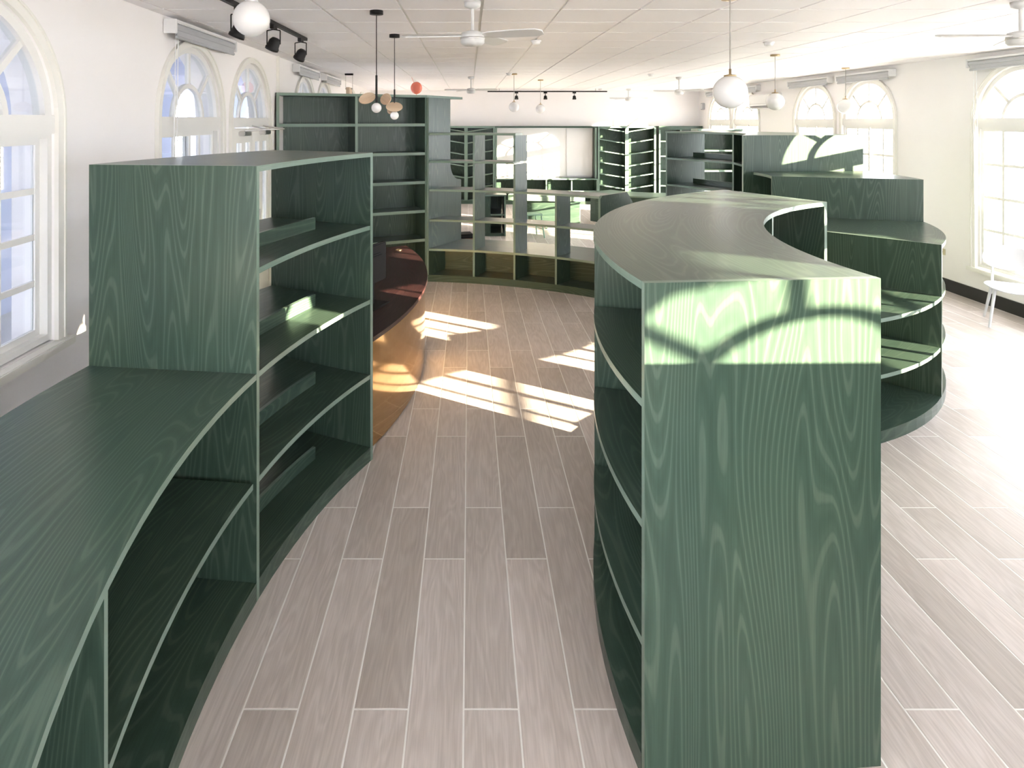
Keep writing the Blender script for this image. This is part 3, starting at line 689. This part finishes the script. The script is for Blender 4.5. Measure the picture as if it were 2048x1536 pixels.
# ------------------------------------------------------------------ right wall fittings
r = thing('air_conditioner', 'white wall mounted air conditioner on the right wall between window pairs', 'air conditioner', (XR, 13.15, 2.50))
bm = bmesh.new(); pr = [(0, 0), (-.16, .0), (-.215, .06), (-.225, .28), (-.20, .31), (0, .31)]
A = [bm.verts.new((x, -.5, z)) for x, z in pr]; B = [bm.verts.new((x, .5, z)) for x, z in pr]; bm.faces.new(A); bm.faces.new(B)
for i in range(6): bm.faces.new((A[i], A[(i+1) % 6], B[(i+1) % 6], B[i]))
link_mesh('housing', bm, 'white', r); box('air_outlet', -.218, -.165, -.44, .44, .018, .05, 'black', r); box('louvre', -.226, -.205, -.44, .44, .028, .036, 'white', r)
box('seam', -.228, -.2255, -.5, .5, .10, .104, 'cord', r)
for y, mt, lab in ((8.55, 'white', 'white wall socket plate beside the ivory socket on right wall'), (8.36, 'ivory', 'ivory wall socket plate on the right wall near the white chair')):
    r = thing('wall_socket', lab, 'socket', (XR, y, .50)); box('plate', -.012, 0, -.06, .06, -.04, .04, mt, r, bev=.003)
    for s in (-.02, .02): box('slot', -.0135, -.0121, s-.004, s+.004, -.012, .012, 'black', r)
r = thing('wall_sensor', 'small grey sensor box high on the right far corner wall', 'sensor', (XR, 16.85, 2.63)); box('body', -.06, 0, -.08, .08, -.09, .09, 'blind', r, bev=.01); box('front_cover', -.068, -.0605, -.06, .06, -.07, .07, 'white', r, bev=.003)

# ------------------------------------------------------------------ pendant globes
def globe(x, y, zc, rad, label, cap='brass'):
    r = thing('globe_pendant', label, 'pendant lamp', (x, y, zc), 0, 'opal globe pendants')
    lathe('globe', sphere_prof(rad), 'opal', r)
    lathe('cap', [(0, rad*.97), (rad*.36, rad*.94), (rad*.36, rad*1.02), (rad*.12, rad*1.06), (.008, rad*1.10), (.008, rad*1.4), (0, rad*1.4)], cap, r)
    tube('rod', (0, 0, rad*1.05), (0, 0, ZC-zc-.0), .004, 'cord' if cap == 'brass' else 'black', r)
    lathe('canopy', [(0, ZC-zc), (.055, ZC-zc), (.055, ZC-zc-.022), (0, ZC-zc-.024)], cap, r)
globe(-1.33, 3.82, 2.872, .11, 'opal globe lamp at top left in front of the black track', 'white')
globe(1.742, 4.17, 2.44, .11, 'large opal globe pendant hanging over the crescent bookcase')
globe(3.83, 7.82, 2.488, .108, 'opal globe pendant in front of the air conditioner')
globe(5.88, 9.76, 2.469, .117, 'opal globe pendant in front of a right wall arched window')
globe(.792, 11.0, 2.488, .09, 'small opal globe pendant at mid hall, the left one under the far track')
globe(1.447, 12.65, 2.483, .094, 'small opal globe pendant at mid hall, the right one under the far track')

# leaf pendants: black stem, thin wooden discs, small opal bulb
def disc(name, cx, cy, cz, ra, rb, nrm, up, parent, th=.006):
    nrm = Vector(nrm).normalized(); up = Vector(up); up = (up-nrm*up.dot(nrm)).normalized(); sd = up.cross(nrm)
    bm = bmesh.new(); uvl = bm.loops.layers.uv.new('UVMap'); n = 32; c = Vector((cx, cy, cz)); L = []
    for s in (-.5, .5): L.append([bm.verts.new(c+up*ra*math.cos(2*math.pi*i/n)+sd*rb*math.sin(2*math.pi*i/n)+nrm*th*s) for i in range(n)])
    uv = [(ra*math.cos(2*math.pi*i/n), rb*math.sin(2*math.pi*i/n)) for i in range(n)]
    uvface(bm, uvl, L[0], uv, 0); uvface(bm, uvl, L[1], uv, 0)
    for i in range(n):
        j = (i+1) % n; uvface(bm, uvl, (L[0][i], L[0][j], L[1][j], L[1][i]), [(0, 0)]*4, 0)
    return link_mesh(name, bm, 'leafwood', parent)
def leaf_lamp(x, y, zb, rb, ztop, discs, label):
    r = thing('leaf_pendant', label, 'pendant lamp', (x, y, zb), 0, 'pendants with wooden leaf discs')
    lathe('bulb', sphere_prof(rb), 'opal', r)
    tube('stem', (0, 0, rb*.9), (0, 0, ztop), .008, 'black', r)
    tube('cord', (0, 0, ztop), (0, 0, ZC-zb-.02), .0035, 'black', r)
    lathe('canopy', [(0, ZC-zb), (.05, ZC-zb), (.05, ZC-zb-.03), (0, ZC-zb-.032)], 'black', r)
    for d in discs: disc('leaf_disc', *d, r)
leaf_lamp(-.696, 4.70, 2.345, .038, .245, [(-.068, -.01, .072, .075, .042, (.45, -.75, .50), (.80, 0, .62)), (.070, .0, .066, .080, .045, (-.62, -.55, .55), (-.80, 0, .66))],
          'black stemmed pendant with two wooden leaf discs over the desk, the nearer one')
leaf_lamp(-.715, 6.0, 2.298, .041, .25, [(.0, -.02, .082, .080, .050, (.05, -.85, .35), (1, 0, 0)), (-.03, .02, .06, .05, .05, (-.4, -.8, .3), (1, 0, .3))],
          'black stemmed pendant with overlapping wooden discs over the desk, the further one')
r = thing('panel_pendant', 'wooden panel pendant on two thin cords above the tall bookcase', 'pendant lamp', (-2.11, 11.0, 2.50))
box('panel', -.03, .03, -.12, .12, .0, .33, 'leafwood', r); box('canopy', -.07, .07, -.03, .03, ZC-2.50-.03, ZC-2.50, 'black', r)
for s in (-.06, .06): tube('cord', (s, 0, .30 if s < 0 else .0), (s, 0, ZC-2.5-.02), .003, 'cord', r)
box('bracket', -.065, .065, -.01, .01, .30, .315, 'cord', r)
r = thing('balloon_lamp', 'glossy coral balloon lamp above the tall bookcase', 'lamp', (-1.01, 12.0, 2.874))
pf = [(x*.98, z*1.06) for x, z in sphere_prof(.112)]; lathe('balloon', pf, 'coral', r)
lathe('knot', [(0, -.117), (.018, -.145), (.012, -.15), (0, -.15)], 'coral', r); tube('string', (-.04, 0, .09), (-.09, 0, ZC-2.874), .003, 'coral', r); tube('tail_string', (0, 0, -.14), (.01, 0, -.5), .002, 'coral', r)

# ------------------------------------------------------------------ ceiling fans
def fan(x, y, angs, label, drop=.25, R=.50):
    r = thing('ceiling_fan', label, 'fan', (x, y, ZC-drop), 0, 'white three blade ceiling fans')
    lathe('canopy', [(0, drop), (.06, drop), (.055, drop-.035), (.02, drop-.05), (0, drop-.05)], 'fan', r)
    tube('downrod', (0, 0, .02), (0, 0, drop-.03), .012, 'fan', r)
    lathe('motor', [(0, .045), (.04, .045), (.075, .035), (.083, .01), (.083, -.035), (.07, -.05), (.05, -.058), (0, -.058)], 'fan', r)
    lathe('motor_band', [(.084, .0), (.086, -.003), (.086, -.01), (.084, -.013)], 'steel', r)
    for a in angs:
        a = math.radians(a); bm = bmesh.new(); pts = []
        prof = [(.07, .03), (.13, .05), (.30, .062), (R-.04, .060), (R, .03)]
        out = [(d, w_) for d, w_ in prof]+[(d, -w_) for d, w_ in prof[::-1]]
        lo = []; hi = []
        for d, w_ in out:
            z = .012-w_*.25; X = d*math.cos(a)-w_*math.sin(a); Y = d*math.sin(a)+w_*math.cos(a)
            lo.append(bm.verts.new((X, Y, z))); hi.append(bm.verts.new((X, Y, z+.008)))
        bm.faces.new(lo); bm.faces.new(hi)
        for i in range(len(out)):
            j = (i+1) % len(out); bm.faces.new((lo[i], lo[j], hi[j], hi[i]))
        link_mesh('blade', bm, 'fan', r)
fan(.024, 4.35, (-20, 62, 176), 'white ceiling fan at the top centre, nearest the camera')
fan(.038, 11.8, (2, 120, 178), 'white ceiling fan in mid hall beside the small left globe', .26)
fan(4.16, 16.3, (0, 118, 182), 'white ceiling fan against the far wall', .26)
fan(4.0, 11.9, (186, 60, 310), 'white ceiling fan left of the big globe pendant', .28)
fan(3.84, 4.35, (176, 60, 300), 'white ceiling fan mostly outside at upper right, one long blade showing', .25, .55)

# ------------------------------------------------------------------ ceiling spots on tracks
def track(x0, y0, x1, y1, spots, label, drop=0.0, sc=1.0):
    r = thing('light_track', label, 'track light')
    d = Vector((x1-x0, y1-y0)); L = d.length; rz = math.atan2(d.y, d.x); r.location = (x0, y0, ZC-drop); r.rotation_euler = (0, 0, rz)
    box('rail', 0, L, -.017, .017, -.03, 0, 'black', r)
    if drop:
        for s in (.3, L-.3): tube('hanger', (s, 0, 0), (s, 0, drop), .004, 'black', r)
    for s, tilt, pan in spots:
        b = box('adapter', s-.05*sc, s+.05*sc, -.016, .016, -.065, -.031, 'black', r)
        bm = bmesh.new(); k = .055*sc
        bm_path(bm, [(s, 0, -.065), (s, -k, -.075), (s, -k, -.19*sc), ], .005); bm_path(bm, [(s, 0, -.065), (s, k, -.075), (s, k, -.19*sc)], .005)
        link_mesh('yoke', bm, 'black', r)
        h = lathe('lamp_head', [(0, .06*sc), (.03*sc, .055*sc), (.046*sc, .03*sc), (.05*sc, -.02*sc), (.056*sc, -.03*sc), (.056*sc, -.05*sc), (.048*sc, -.05*sc), (.046*sc, -.035*sc)], 'black', r, (s, 0, -.19*sc), n=24)
        h.rotation_euler = (0, math.radians(tilt), math.radians(pan))
        l_ = lathe('lens', [(0, -.037*sc), (.047*sc, -.036*sc)], 'lens', h, n=24)
track(-1.632, 3.6, -1.632, 6.25, [(.83, 25, -100), (1.62, 28, -115), (2.46, -35, 60)], 'black ceiling track with round spotlights at upper left')
track(.48, 16.2, 3.58, 16.2, [(.75, 10, 90), (1.5, 10, 90), (2.25, 10, 90)], 'long black ceiling track with three small spots near the far wall', .06, .9)
for x, y, lab in ((.69, 6.45, 'white smoke detector on ceiling right of the nearest fan'), (3.15, 6.57, 'white smoke detector on ceiling right of the big globe'), (3.23, 11.1, 'white smoke detector on ceiling left of the big globe pendant'),
                  (.70, 10.9, 'white smoke detector on ceiling by the small left globe'), (3.42, 16.3, 'white smoke detector on ceiling near the far wall')):
    r = thing('smoke_detector', lab, 'smoke detector', (x, y, ZC), 0, 'smoke detectors on the ceiling')
    lathe('base_ring', [(0, 0), (.055, 0), (.055, -.014), (0, -.014)], 'white', r); lathe('sensor_dome', [(.045, -.0145), (.042, -.035), (.025, -.045), (0, -.045)], 'white', r)

# ------------------------------------------------------------------ outdoors
tag(box('ground', -60, 60, -60, 80, -.5, -.3, 'tarmac'), kind='structure')
vr = tag(box('veranda_ceiling', -6.0, -2.95, 2.1, YF, 3.15, 3.3, 'veranda'), kind='structure')
tag(box('veranda_floor', -6.0, -2.72, 2.1, YF, -.3, -.05, 'concrete'), kind='structure')
tag(box('added_sky_shade', XR+.25, XR+1.9, YB-1, YF+1, 3.05, 3.3, 'veranda'), kind='structure')  # unseen overhang, added to cut skylight through the right windows
tag(box('added_veranda_blocker', -5.7, -2.7, 2.0, 2.1, -.3, 3.15, 'veranda'), kind='structure')  # unseen closure, added to keep sky light out of the veranda
WT = .3
vw = wall_with_arches('wall_veranda', 2.1, YF, [(4.4+3.8*k, .9) for k in range(4)], (-5.4, 0, 0), math.pi/2); vw.data.materials[0] = M['veranda']
for k in range(5): 
    y = 3.9+2.9*k; tag(box('beam', -5.4, -2.98, y-.08, y+.08, 2.95, 3.149, 'veranda', vr))

# ------------------------------------------------------------------ floor planks and ceiling panels
bpy.context.view_layer.update()
dg = bpy.context.evaluated_depsgraph_get()
camp = Vector((0, 0, CAM_H))
def pix(p): return (VPX+FPX*p[0]/p[1], VPY+FPX*(CAM_H-p[2])/p[1])
def visible(px, py, z):
    if py < .9: return False
    x, y = pix((px, py, z))
    if not (-20 < x < 2068 and -20 < y < 1556): return False
    tgt = Vector((px, py, z)); d = tgt-camp; L = d.length
    hit, loc, *_ = S.ray_cast(dg, camp, d.normalized(), distance=L-.06)
    return not hit
PW, PL, JX, G_ = .2106, 1.245, -.0205, .007
planks = []
i0, i1 = int((-2.8-JX)//PW), int((XR-JX)//PW)+1
for i in range(i0, i1):
    x0 = JX+i*PW; x1 = x0+PW
    if x1 > XR+.2: continue
    off = 2.389 if i % 2 == 0 else 3.209
    k = math.floor((YB-off)/PL)
    while off+k*PL < YF:
        planks.append((x0+PW/2, off+k*PL+PL/2)); k += 1
def score(cx, cy, wx, wy, z, nx, ny):
    v = 0
    for a in range(nx):
        for b in range(ny):
            X = cx+wx*((a+.5)/nx-.5); Y = cy+wy*((b+.5)/ny-.5)
            if visible(X, Y, z): v += 1/max(Y, .5)**3
    return v
pl = sorted(planks, key=lambda q: -score(q[0], q[1], PW, PL, .004, 2, 5))
def plank_mesh(bm, uvl, cx, cy, z0, z1, tone=None, lay=None):
    a, b = PW/2-G_/2, PL/2-G_/2; e = .0015
    lo = [bm.verts.new((cx+sx*a, cy+sy*b, z0)) for sx, sy in ((-1, -1), (1, -1), (1, 1), (-1, 1))]
    hi = [bm.verts.new((cx+sx*(a-e), cy+sy*(b-e), z1)) for sx, sy in ((-1, -1), (1, -1), (1, 1), (-1, 1))]
    uv = [(-b, -a), (-b, a), (b, a), (b, -a)]
    fs = [uvface(bm, uvl, hi, uv, 0)]
    for i in range(4): fs.append(uvface(bm, uvl, (lo[i], lo[(i+1) % 4], hi[(i+1) % 4], hi[i]), [uv[i], uv[(i+1) % 4], uv[(i+1) % 4], uv[i]], 0))
    if lay is not None:
        for v in lo+hi: v[lay] = tone
bm = bmesh.new(); uvl = bm.loops.layers.uv.new('UVMap'); plank_mesh(bm, uvl, 0, 0, -.0008, .0)
p0 = link_mesh('plank', bm, 'tile', floor); p0.location = (pl[0][0], pl[0][1], 0)
for q in pl[1:295]: inst('plank', p0.data, floor, (q[0], q[1], 0))
bm = bmesh.new(); uvl = bm.loops.layers.uv.new('UVMap'); lay = bm.verts.layers.float.new('tone')
for q in pl[295:]: plank_mesh(bm, uvl, q[0], q[1], -.0008, 0, random.random(), lay)
tag(link_mesh('remaining_planks', bm, 'tile_rest', floor), kind='stuff')
CW_, CL_, CG = .588, .605, .022
pan = []
for i in range(-6, 12):
    for k in range(-18, 22):
        cx, cy = .0925+(i+.5)*CW_, 4.643+(k+.5)*CL_
        if -2.95 < cx < XR+.25 and YB < cy < YF+.2: pan.append((cx, cy))
pan.sort(key=lambda q: -score(q[0], q[1], CW_, CL_, ZC-.004, 2, 2))
def panel_mesh(bm, cx, cy):
    a, b = CW_/2-CG/2, CL_/2-CG/2
    bm_box(bm, cx-a, cx+a, cy-b, cy+b, ZC, ZC+.0118)
bm = bmesh.new(); panel_mesh(bm, 0, 0); c0 = link_mesh('ceiling_panel', bm, 'ceil', ceiling); c0.location = (*pan[0], 0)
for q in pan[1:295]: inst('ceiling_panel', c0.data, ceiling, (*q, 0))
bm = bmesh.new()
for q in pan[295:]: panel_mesh(bm, *q)
tag(link_mesh('remaining_ceiling_panels', bm, 'ceil', ceiling), kind='stuff')
